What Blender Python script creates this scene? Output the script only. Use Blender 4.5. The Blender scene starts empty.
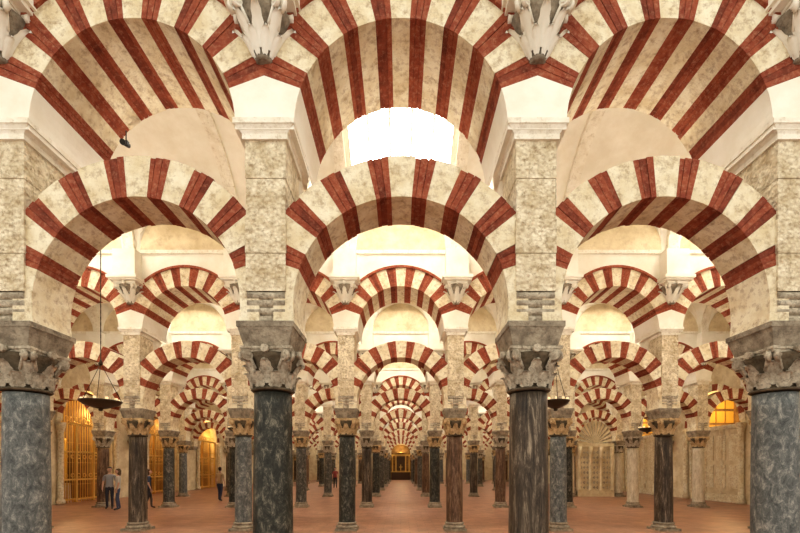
import bpy, math, random
from mathutils import Vector, Matrix
random.seed(7)
sc = bpy.context.scene
COL = sc.collection
sc.view_settings.view_transform = 'Standard'
try: sc.view_settings.look = 'Medium High Contrast'
except Exception as e: print(e)

# ------------------------------------------------------------------ materials
def new_mat(name):
    m = bpy.data.materials.new(name); m.use_nodes = True
    nt = m.node_tree
    return m, nt, nt.nodes["Principled BSDF"]

def stone_mat(name, c1, c2, scale=3.0, rough=0.85, bump=0.3, bscale=25, pits=False, dirt=None, dirt_amt=0.5, dmin=0.52, dmul=3.0):
    m, nt, b = new_mat(name)
    N, L = nt.nodes, nt.links
    geo = N.new('ShaderNodeNewGeometry')
    n1 = N.new('ShaderNodeTexNoise'); n1.inputs['Scale'].default_value = scale; n1.inputs['Detail'].default_value = 8; n1.inputs['Roughness'].default_value = 0.65
    L.new(geo.outputs['Position'], n1.inputs['Vector'])
    cr = N.new('ShaderNodeValToRGB')
    cr.color_ramp.elements[0].position = 0.36; cr.color_ramp.elements[0].color = (*c1, 1)
    cr.color_ramp.elements[1].position = 0.62; cr.color_ramp.elements[1].color = (*c2, 1)
    L.new(n1.outputs['Fac'], cr.inputs['Fac'])
    out = cr.outputs['Color']
    if dirt:
        n3 = N.new('ShaderNodeTexNoise'); n3.inputs['Scale'].default_value = scale * dmul; n3.inputs['Detail'].default_value = 9; n3.inputs['Roughness'].default_value = 0.72
        L.new(geo.outputs['Position'], n3.inputs['Vector'])
        r3 = N.new('ShaderNodeValToRGB')
        r3.color_ramp.elements[0].position = dmin; r3.color_ramp.elements[0].color = (0, 0, 0, 1)
        r3.color_ramp.elements[1].position = dmin + 0.16; r3.color_ramp.elements[1].color = (dirt_amt,) * 3 + (1,)
        L.new(n3.outputs['Fac'], r3.inputs['Fac'])
        mx = N.new('ShaderNodeMixRGB'); mx.inputs[2].default_value = (*dirt, 1)
        L.new(r3.outputs['Color'], mx.inputs[0]); L.new(out, mx.inputs[1]); out = mx.outputs[0]
    L.new(out, b.inputs['Base Color'])
    b.inputs['Roughness'].default_value = rough
    b.inputs['Specular IOR Level'].default_value = 0.25
    n2 = N.new('ShaderNodeTexNoise'); n2.inputs['Scale'].default_value = bscale; n2.inputs['Detail'].default_value = 6; n2.inputs['Roughness'].default_value = 0.7
    L.new(geo.outputs['Position'], n2.inputs['Vector'])
    h = n2.outputs['Fac']
    if pits:
        vo = N.new('ShaderNodeTexVoronoi'); vo.inputs['Scale'].default_value = bscale * 1.4
        L.new(geo.outputs['Position'], vo.inputs['Vector'])
        ad = N.new('ShaderNodeMath'); ad.operation = 'MULTIPLY'
        L.new(n2.outputs['Fac'], ad.inputs[0]); L.new(vo.outputs['Distance'], ad.inputs[1]); h = ad.outputs[0]
    bp = N.new('ShaderNodeBump'); bp.inputs['Strength'].default_value = bump; bp.inputs['Distance'].default_value = 0.05
    L.new(h, bp.inputs['Height']); L.new(bp.outputs['Normal'], b.inputs['Normal'])
    return m

M_CREAM = stone_mat('cream_voussoir_stone', (0.74, 0.62, 0.40), (0.91, 0.84, 0.65), 4, 0.85, 0.6, 20, dirt=(0.44, 0.31, 0.17), dirt_amt=0.75, dmin=0.49)
M_RED = stone_mat('red_brick', (0.28, 0.06, 0.032), (0.43, 0.12, 0.06), 7, 0.8, 0.8, 30, dirt=(0.60, 0.30, 0.18), dirt_amt=0.6, dmin=0.5)
M_RED2 = stone_mat('red_brick_dark', (0.18, 0.042, 0.022), (0.34, 0.085, 0.045), 7, 0.8, 0.8, 30, dirt=(0.52, 0.25, 0.15), dirt_amt=0.55)
M_PIER = stone_mat('weathered_pier_stone', (0.58, 0.47, 0.30), (0.88, 0.79, 0.60), 5, 0.9, 1.0, 15, pits=True, dirt=(0.36, 0.26, 0.15), dirt_amt=0.8, dmin=0.49)
M_PLASTER = stone_mat('white_plaster', (0.80, 0.75, 0.62), (0.91, 0.88, 0.78), 1.2, 0.85, 0.15, 10)
M_TRIM = stone_mat('pale_moulding_stone', (0.80, 0.74, 0.60), (0.92, 0.88, 0.77), 4, 0.8, 0.4, 20, dirt=(0.46, 0.37, 0.24), dirt_amt=0.6)
M_IMPOST = stone_mat('impost_grey_stone', (0.22, 0.18, 0.13), (0.46, 0.39, 0.29), 7, 0.8, 0.8, 22, dirt=(0.10, 0.075, 0.05), dirt_amt=0.6)
M_CAPD = stone_mat('capital_recess_shade', (0.09, 0.07, 0.045), (0.22, 0.17, 0.11), 7, 0.8, 0.8, 22)  # dark bell colour, paints the shade between the capital leaves
M_CAP = stone_mat('carved_capital_stone', (0.40, 0.33, 0.24), (0.76, 0.68, 0.53), 8, 0.7, 0.8, 30, dirt=(0.15, 0.11, 0.07), dirt_amt=0.7, dmin=0.5)
M_CAPG = stone_mat('ochre_capital_stone', (0.46, 0.30, 0.14), (0.78, 0.60, 0.35), 8, 0.6, 0.6, 30, dirt=(0.16, 0.09, 0.04), dirt_amt=0.6)
M_WALL = stone_mat('aged_wall_plaster', (0.64, 0.52, 0.32), (0.84, 0.74, 0.53), 1.5, 0.9, 0.3, 12, dirt=(0.40, 0.28, 0.15), dirt_amt=0.35)
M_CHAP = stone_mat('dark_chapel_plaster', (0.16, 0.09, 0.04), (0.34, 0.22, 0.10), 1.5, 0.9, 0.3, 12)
M_JOINT = stone_mat('mortar_joint', (0.36, 0.28, 0.18), (0.52, 0.42, 0.28), 8, 0.95, 0.2, 20)

def marble(name, a, b_, c, rough=0.48, vert=0.25):
    m, nt, b = new_mat(name); N, L = nt.nodes, nt.links
    geo = N.new('ShaderNodeNewGeometry')
    mp = N.new('ShaderNodeMapping'); mp.inputs['Scale'].default_value = (1, 1, vert)
    L.new(geo.outputs['Position'], mp.inputs['Vector'])
    n1 = N.new('ShaderNodeTexNoise'); n1.inputs['Scale'].default_value = 12; n1.inputs['Detail'].default_value = 12; n1.inputs['Roughness'].default_value = 0.84; n1.inputs['Distortion'].default_value = 0.5
    L.new(mp.outputs['Vector'], n1.inputs['Vector'])
    cr = N.new('ShaderNodeValToRGB'); e = cr.color_ramp.elements
    e[0].position = 0.38; e[0].color = (*a, 1); e[1].position = 0.66; e[1].color = (*c, 1)
    x = e.new(0.52); x.color = (*b_, 1)
    L.new(n1.outputs['Fac'], cr.inputs['Fac']); L.new(cr.outputs['Color'], b.inputs['Base Color'])
    b.inputs['Roughness'].default_value = rough; b.inputs['Specular IOR Level'].default_value = 0.3
    bp = N.new('ShaderNodeBump'); bp.inputs['Strength'].default_value = 0.4; bp.inputs['Distance'].default_value = 0.01
    L.new(n1.outputs['Fac'], bp.inputs['Height']); L.new(bp.outputs['Normal'], b.inputs['Normal'])
    return m
MARB = {
 'g': marble('grey_marble', (0.028, 0.027, 0.022), (0.10, 0.093, 0.078), (0.42, 0.37, 0.29), vert=0.5),
 'd': marble('dark_marble', (0.010, 0.011, 0.008), (0.048, 0.046, 0.036), (0.30, 0.27, 0.20), vert=0.5),
 'k': marble('dark_brown_marble', (0.016, 0.011, 0.008), (0.085, 0.062, 0.042), (0.42, 0.34, 0.24), vert=0.12),
 'n': marble('brown_marble', (0.035, 0.018, 0.01), (0.15, 0.085, 0.05), (0.42, 0.30, 0.19), vert=0.15),
 'b': marble('blue_grey_marble', (0.05, 0.054, 0.053), (0.155, 0.16, 0.15), (0.48, 0.46, 0.40), vert=0.6),
 'c': marble('cream_marble', (0.40, 0.33, 0.22), (0.62, 0.54, 0.40), (0.82, 0.76, 0.62)),
}

def plain(name, col, rough=0.5, metal=0.0, emit=None, es=0):
    m, nt, b = new_mat(name)
    N, L = nt.nodes, nt.links
    n = N.new('ShaderNodeTexNoise'); n.inputs['Scale'].default_value = 30
    mx = N.new('ShaderNodeMixRGB'); mx.blend_type = 'MULTIPLY'; mx.inputs[0].default_value = 0.25
    mx.inputs[1].default_value = (*col, 1); L.new(n.outputs['Color'], mx.inputs[2]); L.new(mx.outputs[0], b.inputs['Base Color'])
    b.inputs['Roughness'].default_value = rough; b.inputs['Metallic'].default_value = metal
    if emit:
        b.inputs['Emission Color'].default_value = (*emit, 1); b.inputs['Emission Strength'].default_value = es
    return m
M_GOLD = plain('gilded_iron', (0.85, 0.58, 0.18), 0.45, 0.4)
M_GOLDMOS = plain('gold_mosaic', (0.85, 0.55, 0.12), 0.45, 0.3)
M_BRONZE = plain('dark_bronze', (0.07, 0.05, 0.03), 0.4, 0.6)
M_BLACK = plain('black_paint', (0.02, 0.02, 0.02), 0.5)
M_GLASS = plain('luminous_skylight_glass', (0.9, 0.9, 0.9), 0.5, 0, (1.0, 0.975, 0.90), 14)
M_FRAME = plain('skylight_frame', (0.8, 0.62, 0.55), 0.6)
M_DARK = plain('dark_altar_wood', (0.07, 0.035, 0.015), 0.5)
M_LAMPG = plain('lamp_glass', (0.9, 0.8, 0.6), 0.2, 0, (1, 0.75, 0.4), 0.6)

m, nt, b = new_mat('red_marble_floor'); N, L = nt.nodes, nt.links; M_FLOOR = m
geo = N.new('ShaderNodeNewGeometry')
br = N.new('ShaderNodeTexBrick'); br.inputs['Scale'].default_value = 1.0
br.inputs['Brick Width'].default_value = 0.5; br.inputs['Row Height'].default_value = 0.25; br.inputs['Mortar Size'].default_value = 0.008
br.inputs['Color1'].default_value = (0.36, 0.18, 0.105, 1); br.inputs['Color2'].default_value = (0.42, 0.22, 0.135, 1); br.inputs['Mortar'].default_value = (0.21, 0.11, 0.07, 1)
L.new(geo.outputs['Position'], br.inputs['Vector'])
nn = N.new('ShaderNodeTexNoise'); nn.inputs['Scale'].default_value = 1.5; nn.inputs['Detail'].default_value = 9; nn.inputs['Roughness'].default_value = 0.75
L.new(geo.outputs['Position'], nn.inputs['Vector'])
rr = N.new('ShaderNodeValToRGB'); rr.color_ramp.elements[0].position = 0.38; rr.color_ramp.elements[0].color = (0.6, 0.57, 0.55, 1); rr.color_ramp.elements[1].position = 0.66; rr.color_ramp.elements[1].color = (1.15, 1.12, 1.1, 1)
L.new(nn.outputs['Fac'], rr.inputs['Fac'])
mx = N.new('ShaderNodeMixRGB'); mx.blend_type = 'MULTIPLY'; mx.inputs[0].default_value = 0.9
L.new(br.outputs['Color'], mx.inputs[1]); L.new(rr.outputs['Color'], mx.inputs[2]); L.new(mx.outputs[0], b.inputs['Base Color'])
b.inputs['Roughness'].default_value = 0.38

# ------------------------------------------------------------------ mesh builder
class MB:
    def __init__(s): s.v = []; s.f = []; s.m = []; s.sm = []
    def face(s, pts, mat=0, smooth=False):
        i = len(s.v); s.v += [tuple(p) for p in pts]; s.f.append(tuple(range(i, i + len(pts)))); s.m.append(mat); s.sm.append(smooth)
    def box(s, x0, x1, y0, y1, z0, z1, mat=0, tx=0, ty=0):
        a = [(x0, y0, z0), (x1, y0, z0), (x1, y1, z0), (x0, y1, z0), (x0 - tx, y0 - ty, z1), (x1 + tx, y0 - ty, z1), (x1 + tx, y1 + ty, z1), (x0 - tx, y1 + ty, z1)]
        i = len(s.v); s.v += a
        for q in [(0, 3, 2, 1), (4, 5, 6, 7), (0, 1, 5, 4), (1, 2, 6, 5), (2, 3, 7, 6), (3, 0, 4, 7)]:
            s.f.append(tuple(i + k for k in q)); s.m.append(mat); s.sm.append(False)
    def lathe(s, prof, cx=0, cy=0, cz=0, seg=24, mat=0, smooth=True):
        i = len(s.v)
        for r, z in prof:
            for k in range(seg):
                a = 2 * math.pi * k / seg
                s.v.append((cx + r * math.cos(a), cy + r * math.sin(a), cz + z))
        for j in range(len(prof) - 1):
            for k in range(seg):
                k2 = (k + 1) % seg
                s.f.append((i + j * seg + k, i + j * seg + k2, i + (j + 1) * seg + k2, i + (j + 1) * seg + k)); s.m.append(mat); s.sm.append(smooth)
        s.f.append(tuple(i + k for k in reversed(range(seg)))); s.m.append(mat); s.sm.append(False)
        j = (len(prof) - 1) * seg
        s.f.append(tuple(i + j + k for k in range(seg))); s.m.append(mat); s.sm.append(False)
    def tube(s, p, q, r, mat=0, seg=8):
        p = Vector(p); q = Vector(q); d = (q - p); L_ = d.length
        if L_ < 1e-6: return
        R = d.to_track_quat('Z', 'Y').to_matrix()
        i = len(s.v)
        for t in (0, L_):
            for k in range(seg):
                a = 2 * math.pi * k / seg
                s.v.append(tuple(p + R @ Vector((r * math.cos(a), r * math.sin(a), t))))
        for k in range(seg):
            k2 = (k + 1) % seg
            s.f.append((i + k, i + k2, i + seg + k2, i + seg + k)); s.m.append(mat); s.sm.append(True)
        s.f.append(tuple(i + k for k in reversed(range(seg)))); s.m.append(mat); s.sm.append(False)
        s.f.append(tuple(i + seg + k for k in range(seg))); s.m.append(mat); s.sm.append(False)
    def mesh(s, name, mats):
        me = bpy.data.meshes.new(name); me.from_pydata(s.v, [], s.f)
        for mt in mats: me.materials.append(mt)
        me.polygons.foreach_set('material_index', s.m)
        me.polygons.foreach_set('use_smooth', s.sm)
        me.update(); return me
def obj(name, me, loc=(0, 0, 0), parent=None, rot=(0, 0, 0), scale=(1, 1, 1)):
    o = bpy.data.objects.new(name, me); COL.objects.link(o); o.location = loc; o.rotation_euler = rot; o.scale = scale
    if parent: o.parent = parent
    return o
def empty(name, loc=(0, 0, 0)):
    o = bpy.data.objects.new(name, None); COL.objects.link(o); o.location = loc; return o

# ------------------------------------------------------------------ layout
ROW0, STEP, NROW = 4.88, 6.73, 8
ROWS = [ROW0 + STEP * i for i in range(NROW)]
CX = [-13.15, -10.25, -7.35, -4.40, -1.5, 1.5, 4.40, 7.35, 10.25, 13.15]
XP = 16.0
XW = 16.36
YEND = ROW0 + STEP * NROW

# ------------------------------------------------------------------ capital
def bell(t):
    return 0.215 + 0.02 * t + 0.075 * t ** 3
def leaf(mb, ang, z0, h, w, H, Z0, curl, mat, nu=6, nv=9, rs=1.0):
    i = len(mb.v)
    ca, sa = math.cos(ang), math.sin(ang)
    for a in range(nv + 1):
        v = a / nv
        zz = z0 + h * (v if v < 0.8 else 0.8 + 0.12 * math.sin((v - 0.8) / 0.2 * math.pi * 0.9))
        rb = bell(max(0, min(1, (zz - Z0) / H))) * rs
        ww = w * (0.75 + 0.35 * math.sin(math.pi * v)) * (1 - 0.75 * v ** 5) * (0.82 + 0.18 * abs(math.sin(v * math.pi * 4.5)))
        for c in range(nu + 1):
            u = c / nu * 2 - 1
            r = rb + 0.014 + curl * v ** 3 + 0.024 * (1 - abs(u)) - 0.014 * math.cos(u * math.pi * 3) * (1 - v * 0.4) - 0.016 * u * u
            x, y = r, u * ww * 0.5
            mb.v.append((x * ca - y * sa, x * sa + y * ca, zz))
    for a in range(nv):
        for c in range(nu):
            p = i + a * (nu + 1) + c
            mb.f.append((p, p + 1, p + nu + 2, p + nu + 1)); mb.m.append(mat); mb.sm.append(True)
def capital(mb, Z0, H, mat, rs=1.0, dark=None):
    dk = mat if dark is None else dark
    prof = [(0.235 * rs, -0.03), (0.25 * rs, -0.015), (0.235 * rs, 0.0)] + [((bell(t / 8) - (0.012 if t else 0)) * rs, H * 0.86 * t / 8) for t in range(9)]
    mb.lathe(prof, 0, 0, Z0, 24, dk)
    for k in range(8):
        leaf(mb, k * math.pi / 4 + math.pi / 8, Z0, H * 0.42, 0.17 * rs, H, Z0, 0.07, mat, rs=rs)
        leaf(mb, k * math.pi / 4, Z0 + H * 0.08, H * 0.64, 0.155 * rs, H, Z0, 0.09, mat, rs=rs)
    for k in range(4):
        a = math.pi / 4 + k * math.pi / 2
        c = Vector((math.cos(a), math.sin(a), 0)); t = Vector((-c.y, c.x, 0))
        for s_ in (-1, 1):
            base = c * 0.335 * rs + t * 0.035 * s_ + Vector((0, 0, Z0 + H * 0.78))
            for rr_, hw in ((0.062, 0.022), (0.038, 0.032), (0.016, 0.042)):
                mb.tube(base - t * hw, base + t * hw, rr_ * rs, mat, 14)
            p0 = c * 0.25 * rs + t * 0.07 * s_ + Vector((0, 0, Z0 + H * 0.45))
            mb.tube(p0, base + Vector((0, 0, 0.045)), 0.018, mat, 6)
        b_ = k * math.pi / 2
        d = Vector((math.cos(b_), math.sin(b_), 0)) * 0.27 * rs + Vector((0, 0, Z0 + H * 0.92))
        mb.tube(d, d + Vector((math.cos(b_), math.sin(b_), 0)) * 0.06, 0.045, mat, 8)
    for z0, z1, g in ((0.86, 0.93, 0.0), (0.93, 1.0, 0.02)):
        ring = []
        n = 8
        for k in range(4):
            a0 = -math.pi / 4 + k * math.pi / 2
            p = Vector((math.cos(a0), math.sin(a0))) * (0.415 + g) * rs; q = Vector((math.cos(a0 + math.pi / 2), math.sin(a0 + math.pi / 2))) * (0.415 + g) * rs
            inn = -((p + q) / 2).normalized()
            for j in range(n):
                t = j / n; w = 0.045 * math.sin(math.pi * (0.08 + 0.84 * t))
                ring.append(p.lerp(q, 0.04 + 0.92 * t) + inn * w)
        nr = len(ring); i = len(mb.v)
        for z in (z0, z1):
            for p in ring: mb.v.append((p.x, p.y, Z0 + H * z))
        for k in range(nr):
            mb.f.append((i + k, i + (k + 1) % nr, i + nr + (k + 1) % nr, i + nr + k)); mb.m.append(mat); mb.sm.append(False)
        mb.f.append(tuple(i + k for k in reversed(range(nr)))); mb.m.append(mat); mb.sm.append(False)
        mb.f.append(tuple(i + nr + k for k in range(nr))); mb.m.append(mat); mb.sm.append(False)

def column_mesh(kind, capmat):
    mb = MB()
    mb.box(-0.30, 0.30, -0.30, 0.30, 0.0, 0.07, 2)
    mb.lathe([(0.285, 0.07), (0.305, 0.09), (0.305, 0.12), (0.285, 0.14), (0.255, 0.15), (0.25, 0.18), (0.27, 0.19), (0.275, 0.21), (0.26, 0.23), (0.24, 0.24)], seg=28, mat=2)
    prof = [(0.236, 0.24)]
    for i in range(13):
        t = i / 12; prof.append((0.230 - 0.018 * t + 0.004 * math.sin(math.pi * t), 0.26 + 2.34 * t))
    mb.lathe(prof, seg=32, mat=0)
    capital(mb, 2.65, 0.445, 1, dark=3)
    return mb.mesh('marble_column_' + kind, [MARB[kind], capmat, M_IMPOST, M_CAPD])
CM = {}
for k in 'gdknbc':
    CM[k, 0] = column_mesh(k, M_CAP); CM[k, 1] = column_mesh(k, M_CAPG)
kinds = {0: 'gggbdkbggg', 1: 'gdkbdnbkgd', 2: 'ngdgkdndcc', 3: 'bgngdnkgcc'}
for ri, y in enumerate(ROWS):
    ks = kinds.get(ri) or ''.join(random.choice('gdnnkb') for _ in CX)
    for ci, x in enumerate(CX):
        obj('marble_column', CM[ks[ci], 0 if ri == 0 else (1 if (ri == 1 or (ci + ri) % 2) else 0)], (x, y, 0))

# ------------------------------------------------------------------ arches
def ring_seg(mb, cz, ri, ro, a0, a1, y0, y1, mat, clip, n=3, inset=0.0):
    pts = []
    for k in range(n + 1):
        a = math.radians(a0 + (a1 - a0) * k / n); s_, c_ = math.sin(a), math.cos(a)
        r2 = min(ro, clip / max(1e-6, abs(s_)))
        pts.append(((ri * s_, cz + ri * c_), (r2 * s_, cz + r2 * c_)))
    y0 += inset; y1 -= inset
    for k in range(n):
        (i0, o0), (i1, o1) = pts[k], pts[k + 1]
        mb.face([(i0[0], y0, i0[1]), (i1[0], y0, i1[1]), (o1[0], y0, o1[1]), (o0[0], y0, o0[1])], mat)
        mb.face([(o0[0], y1, o0[1]), (o1[0], y1, o1[1]), (i1[0], y1, i1[1]), (i0[0], y1, i0[1])], mat)
        mb.face([(i0[0], y1, i0[1]), (i1[0], y1, i1[1]), (i1[0], y0, i1[1]), (i0[0], y0, i0[1])], mat, False)
        mb.face([(o0[0], y0, o0[1]), (o1[0], y0, o1[1]), (o1[0], y1, o1[1]), (o0[0], y1, o0[1])], mat)
    for (i_, o_) in (pts[0], pts[-1]):
        mb.face([(i_[0], y0, i_[1]), (o_[0], y0, o_[1]), (o_[0], y1, o_[1]), (i_[0], y1, i_[1])], mat)

def bricks(mb, cz, ri, ro, a0, a1, y0, y1, clip, nb=3):
    w = (a1 - a0) / nb
    ring_seg(mb, cz, ri + 0.010, ro - 0.006, a0 + 0.05, a1 - 0.05, y0 + 0.014, y1 - 0.014, 4, clip, 3)
    for k in range(nb):
        j = random.uniform(0, 0.008)
        ring_seg(mb, cz, ri + j, ro + random.uniform(-0.016, 0.008), a0 + k * w + 0.15, a0 + (k + 1) * w - 0.15, y0 + j, y1 - j, random.choice((1, 1, 4)), clip, 2)

def lower_arch():
    mb = MB(); cz, ri, ro = 3.56, 1.2, 1.65; st = 9.5
    y0, y1 = -0.26, 0.29
    for k in range(-7, 8):
        a0, a1 = (k - 0.5) * st + random.uniform(-.4, .4), (k + 0.5) * st + random.uniform(-.4, .4)
        if k % 2: bricks(mb, cz, ri, ro, a0 + .2, a1 - .2, y0, y1, 1.42)
        else:
            j = random.uniform(-0.012, 0.012)
            ring_seg(mb, cz, ri + abs(j) * .5, ro + j, a0 - .7, a1 + .7, y0 + 0.004, y1 - .004, 0, 1.42, 4)
    for s_ in (-1, 1):
        ring_seg(mb, cz, ri, ro, s_ * 7.5 * st, s_ * 99.7, y0, y1, 0, 1.42, 8)
    return mb.mesh('lower_horseshoe_arch', [M_CREAM, M_RED, M_PLASTER, M_TRIM, M_RED2])

ZT = 7.65
def upper_arch():
    mb = MB(); cz, ri, ro = 5.51, 1.17, 1.67; st = 9.4
    y0, y1 = -0.33, 0.82
    for k in range(-7, 8):
        j = random.uniform(-0.004, 0.004)
        a0, a1 = (k - 0.5) * st, (k + 0.5) * st
        if k % 2: bricks(mb, cz, ri, ro, a0 + .1, a1 - .1, y0 + .004, y1, 1.5)
        else: ring_seg(mb, cz, ri, ro, a0 - .3, a1 + .3, y0 + .006 + j, y1, 0, 1.5, 4)
    for s_ in (-1, 1):
        ring_seg(mb, cz, ri, ro, s_ * 7.5 * st, s_ * 88, y0, y1, 2, 1.5, 4)
        x0, x1 = sorted((s_ * ri, s_ * 1.5))
        mb.box(x0, x1, y0, y1, 5.45, 5.56, 2)
    ring_seg(mb, cz, ro, ro + 0.06, -63, 63, y0 - 0.03, y1, 1, 1.5, 24)
    n = 30; am = math.degrees(math.asin(1.5 / ro))
    for k in range(n):
        a, b_ = [math.radians(-am + 2 * am * q / n) for q in (k, k + 1)]
        xa, za, xb, zb = ro * math.sin(a), cz + ro * math.cos(a), ro * math.sin(b_), cz + ro * math.cos(b_)
        mb.face([(xa, y0 + .01, za), (xb, y0 + .01, zb), (xb, y0 + .01, ZT), (xa, y0 + .01, ZT)], 2)
        mb.face([(xb, y1 - .01, zb), (xa, y1 - .01, za), (xa, y1 - .01, ZT), (xb, y1 - .01, ZT)], 2)
    mb.box(-1.5, 1.5, y0 - 0.03, y1 + 0.03, ZT - 0.1, ZT, 3)
    return mb.mesh('upper_arch', [M_CREAM, M_RED, M_PLASTER, M_TRIM, M_RED2])

def pier_mesh():
    mb = MB()
    mb.box(-0.25, 0.25, -0.26, 0.28, 3.10, 3.30, 1, 0.055, 0.045)
    mb.box(-0.315, 0.315, -0.31, 0.34, 3.30, 3.36, 1)
    for i in range(4):
        z = 3.405 + i * 0.085; off = 0.03 - i * 0.008
        mb.tube((-0.21, -0.24 + off, z), (0.21, -0.24 + off, z), 0.046, 3, 12)
        mb.tube((-0.21, 0.28 - off, z), (0.21, 0.28 - off, z), 0.046, 3, 12)
    mb.box(-0.2, 0.2, -0.22, 0.26, 3.36, 3.72, 1)
    mb.box(-0.214, 0.214, -0.274, 0.314, 3.70, 5.37, 4)
    z = 3.70; hs = [0.42, 0.38, 0.45, 0.42]
    for i, h in enumerate(hs):
        j = (0.0, 0.006, -0.002, 0.004)[i]
        mb.box(-0.22 - j, 0.22 + j, -0.28 - j, 0.32 + j, z, z + h - 0.006, 0)
        z += h
    mb.box(-0.25, 0.25, -0.31, 0.36, 5.36, 5.42, 2)
    mb.box(-0.25, 0.25, -0.31, 0.36, 5.42, 5.50, 2, 0.07, 0.04)
    mb.box(-0.335, 0.335, -0.36, 0.84, 5.50, 5.56, 2)
    pr = [(0.32, 4.75), (0.42, 4.98), (0.56, 5.18), (0.72, 5.34), (0.82, 5.5), (0.32, 5.5)]
    for s_ in (-1, 1):
        mb.face([(0.22 * s_, a, c) for a, c in pr], 2)
    for k in range(len(pr) - 1):
        a, b_ = pr[k], pr[k + 1]
        mb.face([(-0.22, a[0], a[1]), (0.22, a[0], a[1]), (0.22, b_[0], b_[1]), (-0.22, b_[0], b_[1])], 2)
    return mb.mesh('arcade_pier', [M_PIER, M_IMPOST, M_TRIM, M_CAP, M_JOINT])

def corbel_mesh():
    mb = MB()
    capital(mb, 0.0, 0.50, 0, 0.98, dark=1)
    def f(z): return 0.30 + 0.70 * min(1, max(0, (z + 0.03) / 0.36)) ** 0.8
    mb.v = [(x * f(z), y * f(z), z) for x, y, z in mb.v]
    mb.box(-0.36, 0.36, -0.36, 0.36, 0.50, 0.55, 0)
    mb.box(-0.40, 0.40, -0.40, 0.40, 0.55, 0.63, 0)
    mb.box(-0.30, 0.30, -0.30, 0.30, 0.63, 1.35, 0)
    return mb.mesh('foliate_corbel', [M_PLASTER, M_IMPOST])  # impost stone reused on the core as painted shade behind the leaves
ME_L, ME_U, ME_P, ME_C = lower_arch(), upper_arch(), pier_mesh(), corbel_mesh()
XB = [-XP] + CX + [XP]
for ri, y in enumerate(ROWS):
    root = empty('double_arch_arcade', (0, y, 0))
    for i in range(len(XB) - 1):
        c = (XB[i] + XB[i + 1]) / 2; w = (XB[i + 1] - XB[i]) / 3.0
        obj('lower_arch_%d' % i, ME_L, (c, 0, 0), root, scale=(w, 1, 1))
        obj('upper_arch_%d' % i, ME_U, (c, 0, 0), root, scale=(w, 1, 1))
    for i, x in enumerate(XB):
        obj('pier_%d' % i, ME_P, (x, 0, 0), root)
        obj('corbel_%d' % i, ME_C, (x, -0.32, 6.20), root)

# ------------------------------------------------------------------ floor / vault ceiling
mb = MB(); mb.box(-XW - 4, XW + 4, -6, YEND + 3, -0.2, 0.0, 0)
obj('floor', mb.mesh('floor', [M_FLOOR]))

A, RISE = 2.80, 2.2
SKX = [-8.85, 0, 8.85]
HS = 1.3
BC = [((XB[i] + XB[i + 1]) / 2) for i in range(len(XB) - 1)]
RL = 1.22
def lun(x):
    d = min(abs(x - c) for c in BC)
    return ZT + (math.sqrt(RL * RL - d * d) if d < RL else 0)
mb = MB()
xs = set()
for c in BC:
    for k in range(15): xs.add(round(c - RL * math.cos(math.pi * k / 14), 4))
for x in [-XW, XW] + [s_ + d for s_ in SKX for d in (-HS, HS)]: xs.add(round(x, 4))
xs = sorted(xs)
NT = 32; T0, T1 = 16, 24
for y in ROWS:
    yc = y + 3.61
    def P(x, t, off=0.0):
        a = math.pi * t / NT
        return (x, yc - (A + off) * math.cos(a), ZT - 0.02 + (RISE + off) * math.sin(a))
    def Q(x, t):
        p = P(x, t); return (x, p[1], max(p[2], lun(x)))
    for i in range(len(xs) - 1):
        mid = (xs[i] + xs[i + 1]) / 2; isk = any(abs(mid - s_) < HS - .05 for s_ in SKX)
        for t in range(NT):
            if isk and T0 <= t < T1: continue
            mb.face([Q(xs[i], t), Q(xs[i], t + 1), Q(xs[i + 1], t + 1), Q(xs[i + 1], t)], 0, False)
        for t in (0, NT):
            a, b_ = Q(xs[i], t), Q(xs[i + 1], t)
            mb.face([(a[0], a[1], ZT - .03), (b_[0], b_[1], ZT - .03), b_, a], 4)
    for x in CX:
        for t in range(NT):
            a, b_ = P(x - .14, t, -0.10), P(x + .14, t, -0.10); c, d = P(x + .14, t + 1, -0.10), P(x - .14, t + 1, -0.10)
            mb.face([a, b_, c, d], 1, True)
            mb.face([P(x - .14, t, 0.02), a, d, P(x - .14, t + 1, 0.02)], 1)
            mb.face([b_, P(x + .14, t, 0.02), P(x + .14, t + 1, 0.02), c], 1)
    for s_ in SKX:
        x0, x1 = s_ - HS, s_ + HS
        for t in range(T0, T1):
            mb.face([P(x0, t), P(x0, t + 1), P(x0, t + 1, .35), P(x0, t, .35)], 0)
            mb.face([P(x1, t), P(x1, t + 1), P(x1, t + 1, .35), P(x1, t, .35)], 0)
            mb.face([P(x0, t, .33), P(x1, t, .33), P(x1, t + 1, .33), P(x0, t + 1, .33)], 2, True)
        for t in (T0, T1):
            mb.face([P(x0, t), P(x1, t), P(x1, t, .35), P(x0, t, .35)], 0)
        for k in range(0, 6):
            xx = x0 + 2 * HS * k / 5
            for t in range(T0, T1): mb.tube(P(xx, t, .25), P(xx, t + 1, .25), 0.035, 3, 6)
        for t in (T0, T1): mb.tube(P(x0, t, .27), P(x1, t, .27), 0.03, 3, 6)
obj('ceiling', mb.mesh('ceiling', [M_PLASTER, M_TRIM, M_GLASS, M_FRAME, M_WALL]))

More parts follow.
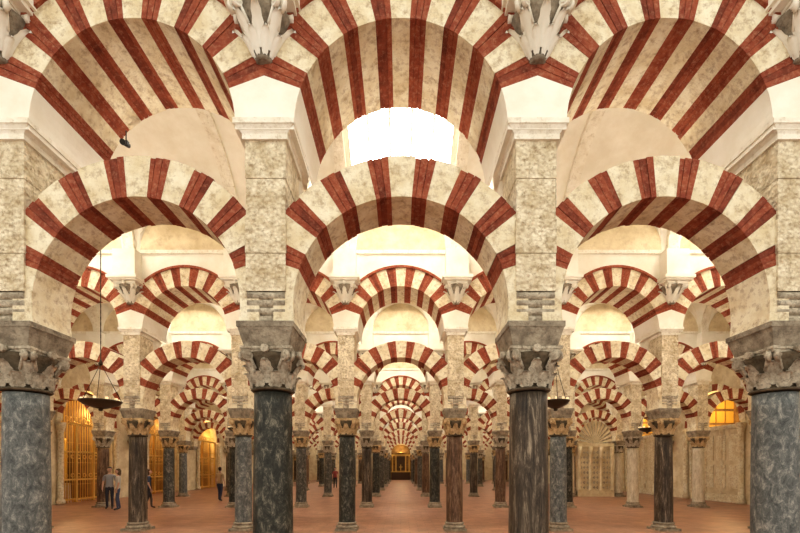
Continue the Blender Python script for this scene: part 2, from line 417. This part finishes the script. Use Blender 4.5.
# ------------------------------------------------------------------ walls
def side_wall(side):
    mb = MB(); s_ = side; x0 = s_ * XW; x1 = s_ * (XW + 0.5)
    X0, X1 = min(x0, x1), max(x0, x1)
    prev = ROWS[0] - 0.4
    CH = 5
    for i, y in enumerate(ROWS):
        c = y + 3.4; hw = 1.75
        mb.box(X0, X1, prev, c - hw, 0, 9.9, 0)
        prev = c + hw
        zc = 4.0
        n = 16
        for k in range(n):
            a, b_ = math.pi * k / n, math.pi * (k + 1) / n
            ya, za, yb, zb = c - hw * math.cos(a), zc + hw * math.sin(a), c - hw * math.cos(b_), zc + hw * math.sin(b_)
            for X in (X0, X1):
                mb.face([(X, ya, za), (X, yb, zb), (X, yb, 9.9), (X, ya, 9.9)], 0)
            mb.face([(X0, ya, za), (X0, yb, zb), (X1, yb, zb), (X1, ya, za)], 0)
            F = x0 - s_ * 0.06; r2 = hw + 0.35
            ya2, za2, yb2, zb2 = c - r2 * math.cos(a), zc + r2 * math.sin(a), c - r2 * math.cos(b_), zc + r2 * math.sin(b_)
            mb.face([(F, ya, za), (F, yb, zb), (F, yb2, zb2), (F, ya2, za2)], 2 if k % 2 else 1)
            mb.face([(F, ya2, za2), (F, yb2, zb2), (x0, yb2, zb2), (x0, ya2, za2)], 1)
        for q in (-1, 1):
            mb.lathe([(0.2, 0), (0.2, 0.15), (0.13, 0.25), (0.12, 3.4), (0.2, 3.7), (0.22, 3.9)], x0 - s_ * 0.12, c + q * (hw + 0.18), 0, 14, 1)
        if side > 0 and 1 <= i <= 3:
            mb.box(X0 + .1, X0 + .3, c - hw, c + hw, 0, 3.7, 0)
            mb.box(X0 + .02, X0 + .35, c - hw, c + hw, 3.7, 3.9, 1); mb.box(X0 + .04, X0 + .3, c - hw, c + hw, 0, 0.4, 1)
            for q in range(4):
                ya = c - hw + 0.2 + q * 0.82
                mb.box(X0 + .06, X0 + .1, ya, ya + 0.6, 0.7, 1.9, 1); mb.box(X0 + .06, X0 + .1, ya, ya + 0.6, 2.1, 3.4, 1)
                mb.lathe([(0.1, 0.4), (0.07, 0.5), (0.07, 3.3), (0.11, 3.5), (0.12, 3.7)], X0 + .06, c - hw + .1 + q * 1.13, 0, 10, 1)
        D = x1 + s_ * 2.2; a_, b2 = min(x1, D), max(x1, D)
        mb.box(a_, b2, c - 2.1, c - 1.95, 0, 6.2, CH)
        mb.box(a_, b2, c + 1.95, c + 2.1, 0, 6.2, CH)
        if side > 0:
            for qx in range(4):
                for qz in range(7):
                    xa = x1 + 0.08 + qx * 0.53
                    mb.box(xa, xa + 0.45, c + 1.90, c + 1.95, 0.3 + qz * 0.8, 0.95 + qz * 0.8, 4)
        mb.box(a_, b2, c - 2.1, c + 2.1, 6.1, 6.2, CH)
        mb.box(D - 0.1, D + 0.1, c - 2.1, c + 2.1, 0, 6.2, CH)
        R = D - s_ * 0.12; q0, q1 = min(R, R - s_ * 0.25), max(R, R - s_ * 0.25)
        mb.box(q0, q1, c - 1.3, c + 1.3, 0.9, 3.9, 4)
        for r in range(3):
            for q in range(3):
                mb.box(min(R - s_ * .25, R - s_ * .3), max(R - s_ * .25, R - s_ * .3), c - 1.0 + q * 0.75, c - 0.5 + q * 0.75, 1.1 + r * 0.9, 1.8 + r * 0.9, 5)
        for yy in (-1.2, -0.4, 0.4, 1.2):
            mb.lathe([(0.09, 1.0), (0.1, 1.1), (0.07, 1.2), (0.08, 2.2), (0.06, 3.2), (0.1, 3.35)], R - s_ * 0.4, c + yy, 0, 12, 4)
        mb.box(min(R, R - s_ * 0.8), max(R, R - s_ * 0.8), c - 1.1, c + 1.1, 0, 0.9, 3)
    mb.box(X0, X1, prev, YEND, 0, 9.9, 0)
    return mb.mesh('wall', [M_WALL, M_CREAM, M_RED, M_WALL, M_GOLDMOS, M_CHAP])
obj('wall_left', side_wall(-1)); obj('wall_right', side_wall(1))

mb = MB()
mb.box(-XW, -1.7, YEND, YEND + 0.5, 0, 9.9, 0); mb.box(1.7, XW, YEND, YEND + 0.5, 0, 9.9, 0)
n = 20
for k in range(n):
    a, b_ = math.pi * k / n, math.pi * (k + 1) / n
    xa, za, xb, zb = -1.7 * math.cos(a), 3.4 + 1.7 * math.sin(a), -1.7 * math.cos(b_), 3.4 + 1.7 * math.sin(b_)
    mb.face([(xa, YEND, za), (xb, YEND, zb), (xb, YEND, 9.9), (xa, YEND, 9.9)], 0)
    mb.face([(xa, YEND, za), (xb, YEND, zb), (xb, YEND + 1.5, zb), (xa, YEND + 1.5, za)], 0)
    r2 = 2.15
    mb.face([(xa, YEND - .04, za), (xb, YEND - .04, zb), (-r2 * math.cos(b_), YEND - .04, 3.4 + r2 * math.sin(b_)), (-r2 * math.cos(a), YEND - .04, 3.4 + r2 * math.sin(a))], 1 if k % 2 else 2)
mb.box(-1.9, -1.7, YEND + .5, YEND + 1.6, 0, 5.4, 0); mb.box(1.7, 1.9, YEND + .5, YEND + 1.6, 0, 5.4, 0)
mb.box(-1.9, 1.9, YEND + 1.5, YEND + 1.6, 0, 5.4, 3)
obj('wall_back', mb.mesh('wall_back', [M_WALL, M_RED, M_CREAM, M_CHAP]))
mb = MB(); Y = YEND + 1.0
mb.box(-1.3, 1.3, Y - 0.6, Y, 0.0, 1.1, 0); mb.box(-1.4, 1.4, Y - 0.65, Y, 1.1, 1.2, 1)
for x in (-1.2, -0.7, 0.7, 1.2):
    mb.lathe([(0.1, 1.2), (0.12, 1.3), (0.08, 1.4), (0.09, 2.4), (0.07, 3.3), (0.13, 3.45)], x, Y + 0.1, 0, 12, 1)
mb.box(-1.35, 1.35, Y, Y + 0.25, 3.45, 3.65, 1)
mb.lathe([(0.55, 0), (0.5, 0.06), (0.42, 0.05)], 0, Y, 3.9, 24, 1)
mb.box(-0.58, 0.58, Y + 0.1, Y + 0.2, 1.4, 3.3, 0); mb.box(-0.05, 0.05, Y - .1, Y, 1.2, 2.2, 1); mb.box(-0.25, 0.25, Y - .1, Y, 1.8, 1.88, 1)
obj('altar', mb.mesh('altar', [M_DARK, M_GOLD]))

def grille():
    mb = MB(); hw = 1.72
    def top(y): return 4.0 + math.sqrt(max(0, hw * hw - y * y))
    y = -hw + 0.06
    while y < hw:
        mb.tube((0, y, 0.0), (0, y, top(y) - 0.02), 0.022, 0, 6)
        for z in (0.9, 2.0, 3.0):
            mb.lathe([(0.01, -0.06), (0.045, 0), (0.01, 0.06)], 0, y, z, 6, 0)
        y += 0.17
    for z in (0.1, 1.1, 2.5, 3.9):
        mb.box(-0.03, 0.03, -hw, hw, z, z + 0.09, 0)
    for yy in (-hw + .03, -0.6, 0.6, hw - .03):
        mb.box(-0.06, 0.06, yy - 0.06, yy + 0.06, 0, 3.95, 0)
    for k in range(7):
        c = -1.2 + k * 0.4
        for z, rad in ((4.16, .16), (2.3, .1), (1.35, .1)):
            for s_ in range(12):
                a, b_ = s_ / 12 * 2 * math.pi, (s_ + 1) / 12 * 2 * math.pi
                mb.tube((0, c + rad * math.cos(a), z + rad * math.sin(a)), (0, c + rad * math.cos(b_), z + rad * math.sin(b_)), 0.02, 0, 5)
    return mb.mesh('gilded_grille', [M_GOLD])
G = grille()
for i, y in enumerate(ROWS):
    obj('gilded_grille', G, (-XW - 0.2, y + 3.4, 0))
    if not 1 <= i <= 3: obj('gilded_grille', G, (XW + 0.2, y + 3.4, 0))

mb = MB(); y = ROWS[3]
x0, x1 = 10.62, 12.80; xm = (x0 + x1) / 2
mb.box(x0, x1, y - 0.1, y + 0.15, 0, 3.05, 0)
mb.box(x0, x1, y - 0.2, y + 0.2, 0, 0.35, 0); mb.box(x0, x1, y - 0.2, y + 0.2, 3.0, 3.2, 0)
for i in range(4):
    xx = x0 + 0.12 + i * (x1 - x0 - 0.24) / 3
    mb.lathe([(0.1, 0.35), (0.12, 0.42), (0.08, 0.5), (0.09, 2.4), (0.13, 2.6), (0.14, 3.0)], xx, y - 0.14, 0, 12, 0)
for r in range(8):
    for c in range(10):
        cx = x0 + 0.2 + c * 0.198; cz = 0.55 + r * 0.3; d = 0.08
        mb.face([(cx - d, y - 0.11, cz), (cx, y - 0.18, cz - d * 1.3), (cx + d, y - 0.11, cz), (cx, y - 0.18, cz + d * 1.3)], 2)
n = 14
for k in range(n):
    a, b_ = math.pi * k / n, math.pi * (k + 1) / n; am = (a + b_) / 2
    p = lambda q, r, yy: (xm - r * math.cos(q), yy, 3.2 + (r * 1.3) * math.sin(q))
    mb.face([(xm, y, 3.2), p(a, 1.05, y - .02), p(am, 1.05, y - .12)], 0); mb.face([(xm, y, 3.2), p(am, 1.05, y - .12), p(b_, 1.05, y - .02)], 2)
obj('carved_stone_screen', mb.mesh('carved_stone_screen', [M_WALL, M_CREAM, M_CAP]))

# ------------------------------------------------------------------ hanging lamps
def lamp(x, y, z, R, ztop):
    mb = MB()
    mb.lathe([(0.02, -0.14), (0.045, -0.12), (0.03, -0.1), (0.35 * R, -0.08), (0.8 * R, -0.02), (R, 0.04), (R * 1.02, 0.06), (R * 0.97, 0.06), (0.75 * R, 0.0), (0.3 * R, -0.04)], 0, 0, 0, 28, 0)
    for k in range(10):
        a = 2 * math.pi * k / 10
        mb.lathe([(0.015, 0.03), (0.025, 0.05), (0.03, 0.09), (0.025, 0.11)], 0.85 * R * math.cos(a), 0.85 * R * math.sin(a), 0, 8, 1)
    for k in range(3):
        a = 2 * math.pi * k / 3 + 0.3
        mb.tube((R * math.cos(a), R * math.sin(a), 0.05), (0, 0, 0.8), 0.006, 0, 5)
    mb.lathe([(0.015, 0.76), (0.04, 0.79), (0.02, 0.84), (0.01, 0.88)], 0, 0, 0, 10, 0)
    zz = 0.88; i = 0
    while zz < ztop - z:
        mb.box(-0.009 if i % 2 else -0.003, 0.009 if i % 2 else 0.003, -0.003 if i % 2 else -0.009, 0.003 if i % 2 else 0.009, zz, zz + 0.07, 0); zz += 0.06; i += 1
    obj('hanging_oil_lamp', mb.mesh('hanging_oil_lamp', [M_BRONZE, M_LAMPG]), (x, y, z))
lamp(-5.93, 8.2, 3.0, 0.36, 9.7)
lamp(3.06, 8.2, 3.0, 0.26, 9.7)
lamp(-5.9, 14.9, 3.1, 0.3, 9.7); lamp(8.85, 14.9, 3.1, 0.3, 9.7)
mb = MB()
mb.tube((0, 0, 0.16), (0, 0, 0.02), 0.008, 0); mb.box(-.03, .03, -.02, .02, 0.0, 0.02, 0)
mb.tube((0, -0.06, -0.04), (0, 0.05, 0.0), 0.03, 0, 12); mb.tube((0, -0.08, -0.045), (0, -0.06, -0.04), 0.037, 0, 12)
obj('spotlight_fixture', mb.mesh('spotlight_fixture', [M_BLACK]), (-3.72, 5.62, 6.14))

# added fill spots with boxes on the pier backs, to brighten the vaults
mb = MB()
mb.box(-0.02, 0.02, -0.14, 0.0, -0.10, -0.06, 0)
mb.box(-0.09, 0.09, -0.05, 0.05, -0.10, -0.03, 0, 0.01, 0.01)
mb.box(-0.10, -0.085, -0.05, 0.05, -0.03, -0.01, 0); mb.box(0.085, 0.10, -0.05, 0.05, -0.03, -0.01, 0)
FL = mb.mesh('fill_spot_fixture', [M_BLACK])
def beam(e, c):
    ld = bpy.data.lights.new('fill_spot', 'SPOT'); ld.energy = e; ld.color = c; ld.spot_size = math.radians(140); ld.spot_blend = 1.0; ld.shadow_soft_size = 0.06; return ld
LD0, LD1 = beam(190, (1.0, 0.94, 0.82)), beam(85, (1.0, 0.91, 0.73))
for ri, y in enumerate(ROWS):
    for x in CX:
        f = obj('fill_spot_fixture', FL, (x, y + 0.45, 4.2))
        o = bpy.data.objects.new('fill_spot', LD0 if ri == 0 else LD1); COL.objects.link(o); o.parent = f; o.location = (0, 0.02, 0.02)
        o.rotation_euler = (math.pi + math.radians(-42), 0, 0)

# ------------------------------------------------------------------ people
def person(loc, rot, top, legs, hair, stride=0.12, h=1.0, arm_bend=0.0, long_hair=False):
    skin = plain('skin', (0.62, 0.38, 0.27), 0.55)
    mt = plain('shirt_cloth', top, 0.9); ml = plain('trouser_cloth', legs, 0.9); mh = plain('hair', hair, 0.7); msh = plain('shoe', (0.05, 0.04, 0.04), 0.6)
    V = []; E = []; R = []
    def j(p, r, par=None):
        V.append(p); R.append(r)
        if par is not None: E.append((par, len(V) - 1))
        return len(V) - 1
    pel = j((0, 0, 0.95), (0.155, 0.11)); wa = j((0, 0, 1.1), (0.13, 0.095), pel); ch = j((0, 0.0, 1.3), (0.165, 0.11), wa); nb = j((0, 0.01, 1.43), (0.10, 0.075), ch); nk = j((0, 0, 1.5), (0.052, 0.055), nb); j((0, -0.01, 1.58), (0.05, 0.055), nk)
    hands = []
    for s_ in (-1, 1):
        sh = j((0.185 * s_, 0.01, 1.40), (0.055, 0.055), nb); el = j((0.235 * s_, 0.02 - 0.02 * s_, 1.13), (0.042, 0.042), sh)
        wr = (0.24 * s_, -0.06 - 0.16 * arm_bend * (s_ > 0), 0.90 + 0.18 * arm_bend * (s_ > 0))
        w = j(wr, (0.026, 0.024), el); pl = (wr[0], wr[1] - 0.015, wr[2] - 0.08); j(pl, (0.02, 0.036), w); hands.append((wr, pl, s_))
        hp = j((0.09 * s_, 0, 0.88), (0.085, 0.09), pel); kn = j((0.10 * s_, -0.03 + stride * s_ * -0.5, 0.49), (0.058, 0.06), hp)
        an = j((0.105 * s_, 0.03 - stride * s_, 0.09), (0.038, 0.042), kn); j((0.12 * s_, -0.12 - stride * s_, 0.035), (0.04, 0.028), an)
    def addskin(V, E, R, sub):
        me = bpy.data.meshes.new('tmp'); me.from_pydata(V, E, []); o = bpy.data.objects.new('tmp', me); COL.objects.link(o)
        bpy.context.view_layer.objects.active = o
        o.modifiers.new('s', 'SKIN')
        if not me.skin_vertices:
            bpy.ops.mesh.customdata_skin_add()
        for i, r in enumerate(R): me.skin_vertices[0].data[i].radius = r
        me.skin_vertices[0].data[0].use_root = True
        ss = o.modifiers.new('ss', 'SUBSURF'); ss.levels = sub; ss.render_levels = sub
        dg = bpy.context.evaluated_depsgraph_get(); m2 = bpy.data.meshes.new_from_object(o.evaluated_get(dg)); bpy.data.objects.remove(o); return m2
    body = addskin(V, E, R, 2)
    mb = MB()
    def merge(me, fn):
        i = len(mb.v); mb.v += [tuple(v.co) for v in me.vertices]
        for p in me.polygons:
            c = p.center; mb.f.append(tuple(i + k for k in p.vertices)); mb.m.append(fn(c)); mb.sm.append(True)
    def bm(c):
        if c.z < 0.075: return 4
        if abs(c.x) > 0.19 and c.z < 1.2: return 0
        if c.z > 1.47: return 0
        if c.z > 0.93: return 1
        return 2
    merge(body, bm)
    for wr, pl, s_ in hands:
        for k in range(4):
            ln = (0.07, 0.08, 0.075, 0.06)[k]; yy = pl[1] + 0.027 - 0.018 * k
            f = addskin([(pl[0], yy, pl[2] + .01), (pl[0] - .004 * s_, yy, pl[2] - ln * .5), (pl[0] - .018 * s_, yy, pl[2] - ln)], [(0, 1), (1, 2)], [(0.009, 0.009), (0.008, 0.008), (0.006, 0.006)], 1)
            merge(f, lambda c: 0)
        f = addskin([(pl[0], pl[1] - .02, pl[2] + .05), (pl[0] - .01 * s_, pl[1] - .05, pl[2] + .02), (pl[0] - .015 * s_, pl[1] - .06, pl[2] - .015)], [(0, 1), (1, 2)], [(0.011, 0.011), (0.010, 0.010), (0.008, 0.008)], 1)
        merge(f, lambda c: 0)
    nu, nv = 24, 18; i = len(mb.v); hc = Vector((0, -0.015, 1.665))
    def hp_(u, v):
        th = 2 * math.pi * u / nu; ph = math.pi * v / nv
        d = Vector((math.sin(ph) * math.sin(th), -math.sin(ph) * math.cos(th), math.cos(ph)))
        p = Vector((d.x * 0.078, d.y * 0.098, d.z * 0.118))
        if d.z < -0.2: p.x *= 1 + 0.35 * (d.z + 0.2); p.y *= 1 + (0.15 if d.y < 0 else 0.45) * (d.z + 0.2)
        if d.y < 0 and abs(d.x) < 0.22 and -0.35 < d.z < 0.05: p.y -= 0.022 * (1 - abs(d.x) / 0.22) * (1 - abs(d.z + 0.2) / 0.25 if abs(d.z + .2) < .25 else 0)
        if d.y < 0 and 0.2 < abs(d.x) < 0.5 and -0.05 < d.z < 0.15: p.y += 0.007
        return hc + p, d
    for v in range(nv + 1):
        for u in range(nu): mb.v.append(tuple(hp_(u, v)[0]))
    for v in range(nv):
        for u in range(nu):
            _, d = hp_(u + .5, v + .5)
            ish = d.z > 0.55 or (d.y > -0.1 and d.z > -0.35) or (d.y > 0.3 and d.z > -0.6)
            mb.f.append((i + v * nu + u, i + v * nu + (u + 1) % nu, i + (v + 1) * nu + (u + 1) % nu, i + (v + 1) * nu + u)); mb.m.append(3 if ish else 0); mb.sm.append(True)
    for s_ in (-1, 1):
        mb.lathe([(0.006, -0.03), (0.013, -0.01), (0.018, 0.012), (0.008, 0.028)], 0.078 * s_, -0.012, 1.66, 8, 0)
        mb.lathe([(0.003, -0.008), (0.01, 0), (0.003, 0.008)], 0.03 * s_, -0.103, 1.672, 8, 4)
    mb.box(-0.022, 0.022, -0.108, -0.1, 1.604, 1.611, 1)
    mb.lathe([(0.075, 0.02), (0.086, 0.05), (0.078, 0.09), (0.05, 0.118), (0.01, 0.128)], 0, 0.012, 1.665, 18, 3)
    if long_hair:
        mb.lathe([(0.05, -0.2), (0.075, -0.12), (0.08, -0.02), (0.075, 0.06)], 0, 0.035, 1.665, 14, 3)
    zmin = min(v[2] for v in mb.v); mb.v = [(a, b_, c - zmin) for a, b_, c in mb.v]
    me = mb.mesh('person', [skin, mt, ml, mh, msh])
    obj('person', me, (loc[0], loc[1], 0), rot=(0, 0, rot), scale=(h, h, h))
PEOPLE = [((-12.35, 17.6), 0.4, (0.35, 0.35, 0.36), (0.05, 0.05, 0.07), (0.05, 0.03, 0.02), 0.05, 1.0, 1, False),
          ((-11.65, 17.1), -0.9, (0.65, 0.63, 0.58), (0.10, 0.12, 0.2), (0.12, 0.07, 0.03), 0.05, 0.96, 0, True),
          ((-10.75, 17.7), 2.2, (0.05, 0.06, 0.10), (0.06, 0.05, 0.05), (0.10, 0.05, 0.02), 0.15, 0.95, 0, True),
          ((-9.5, 21.8), 3.0, (0.5, 0.35, 0.2), (0.04, 0.05, 0.10), (0.03, 0.02, 0.02), 0.12, 1.0, 0, False),
          ((-9.0, 22.6), 1.2, (0.6, 0.6, 0.62), (0.10, 0.10, 0.12), (0.2, 0.12, 0.05), 0.12, 0.93, 1, True),
          ((-5.6, 35.5), 0.2, (0.4, 0.1, 0.1), (0.05, 0.05, 0.06), (0.03, 0.02, 0.02), 0.1, 1.0, 0, False),
          ((4.9, 38.0), 2.8, (0.1, 0.12, 0.2), (0.2, 0.18, 0.15), (0.03, 0.02, 0.02), 0.1, 1.0, 0, False)]
for p in PEOPLE:
    person(*p)

# ------------------------------------------------------------------ light
w = bpy.data.worlds.new('sky'); sc.world = w; w.use_nodes = True
bg = w.node_tree.nodes['Background']; bg.inputs[0].default_value = (1.0, 0.965, 0.87, 1); bg.inputs[1].default_value = 1.3
def plight(name, loc, e, col, r=0.12):
    l = bpy.data.lights.new(name, 'POINT'); l.energy = e; l.color = col; l.shadow_soft_size = r
    o = bpy.data.objects.new(name, l); COL.objects.link(o); o.location = loc
for i, y in enumerate(ROWS[:5]):
    plight('chapel_lamp', (-XW - 1.3, y + 3.4, 5.2), 300, (1, 0.72, 0.35))
    plight('chapel_lamp', (XW + 1.3, y + 3.4, 5.2), 240, (1, 0.72, 0.35))
plight('altar_lamp', (0, YEND + 0.4, 4.2), 60, (1, 0.75, 0.4))

# ------------------------------------------------------------------ camera
cam = bpy.data.cameras.new('camera'); co = bpy.data.objects.new('camera', cam); COL.objects.link(co)
co.location = (0, 0, 1.74); co.rotation_euler = (math.pi / 2, 0, 0)
cam.sensor_width = 36; cam.lens = 415 / 800 * 36; cam.shift_y = 0.2515; cam.shift_x = -0.001
cam.clip_end = 300
sc.camera = co
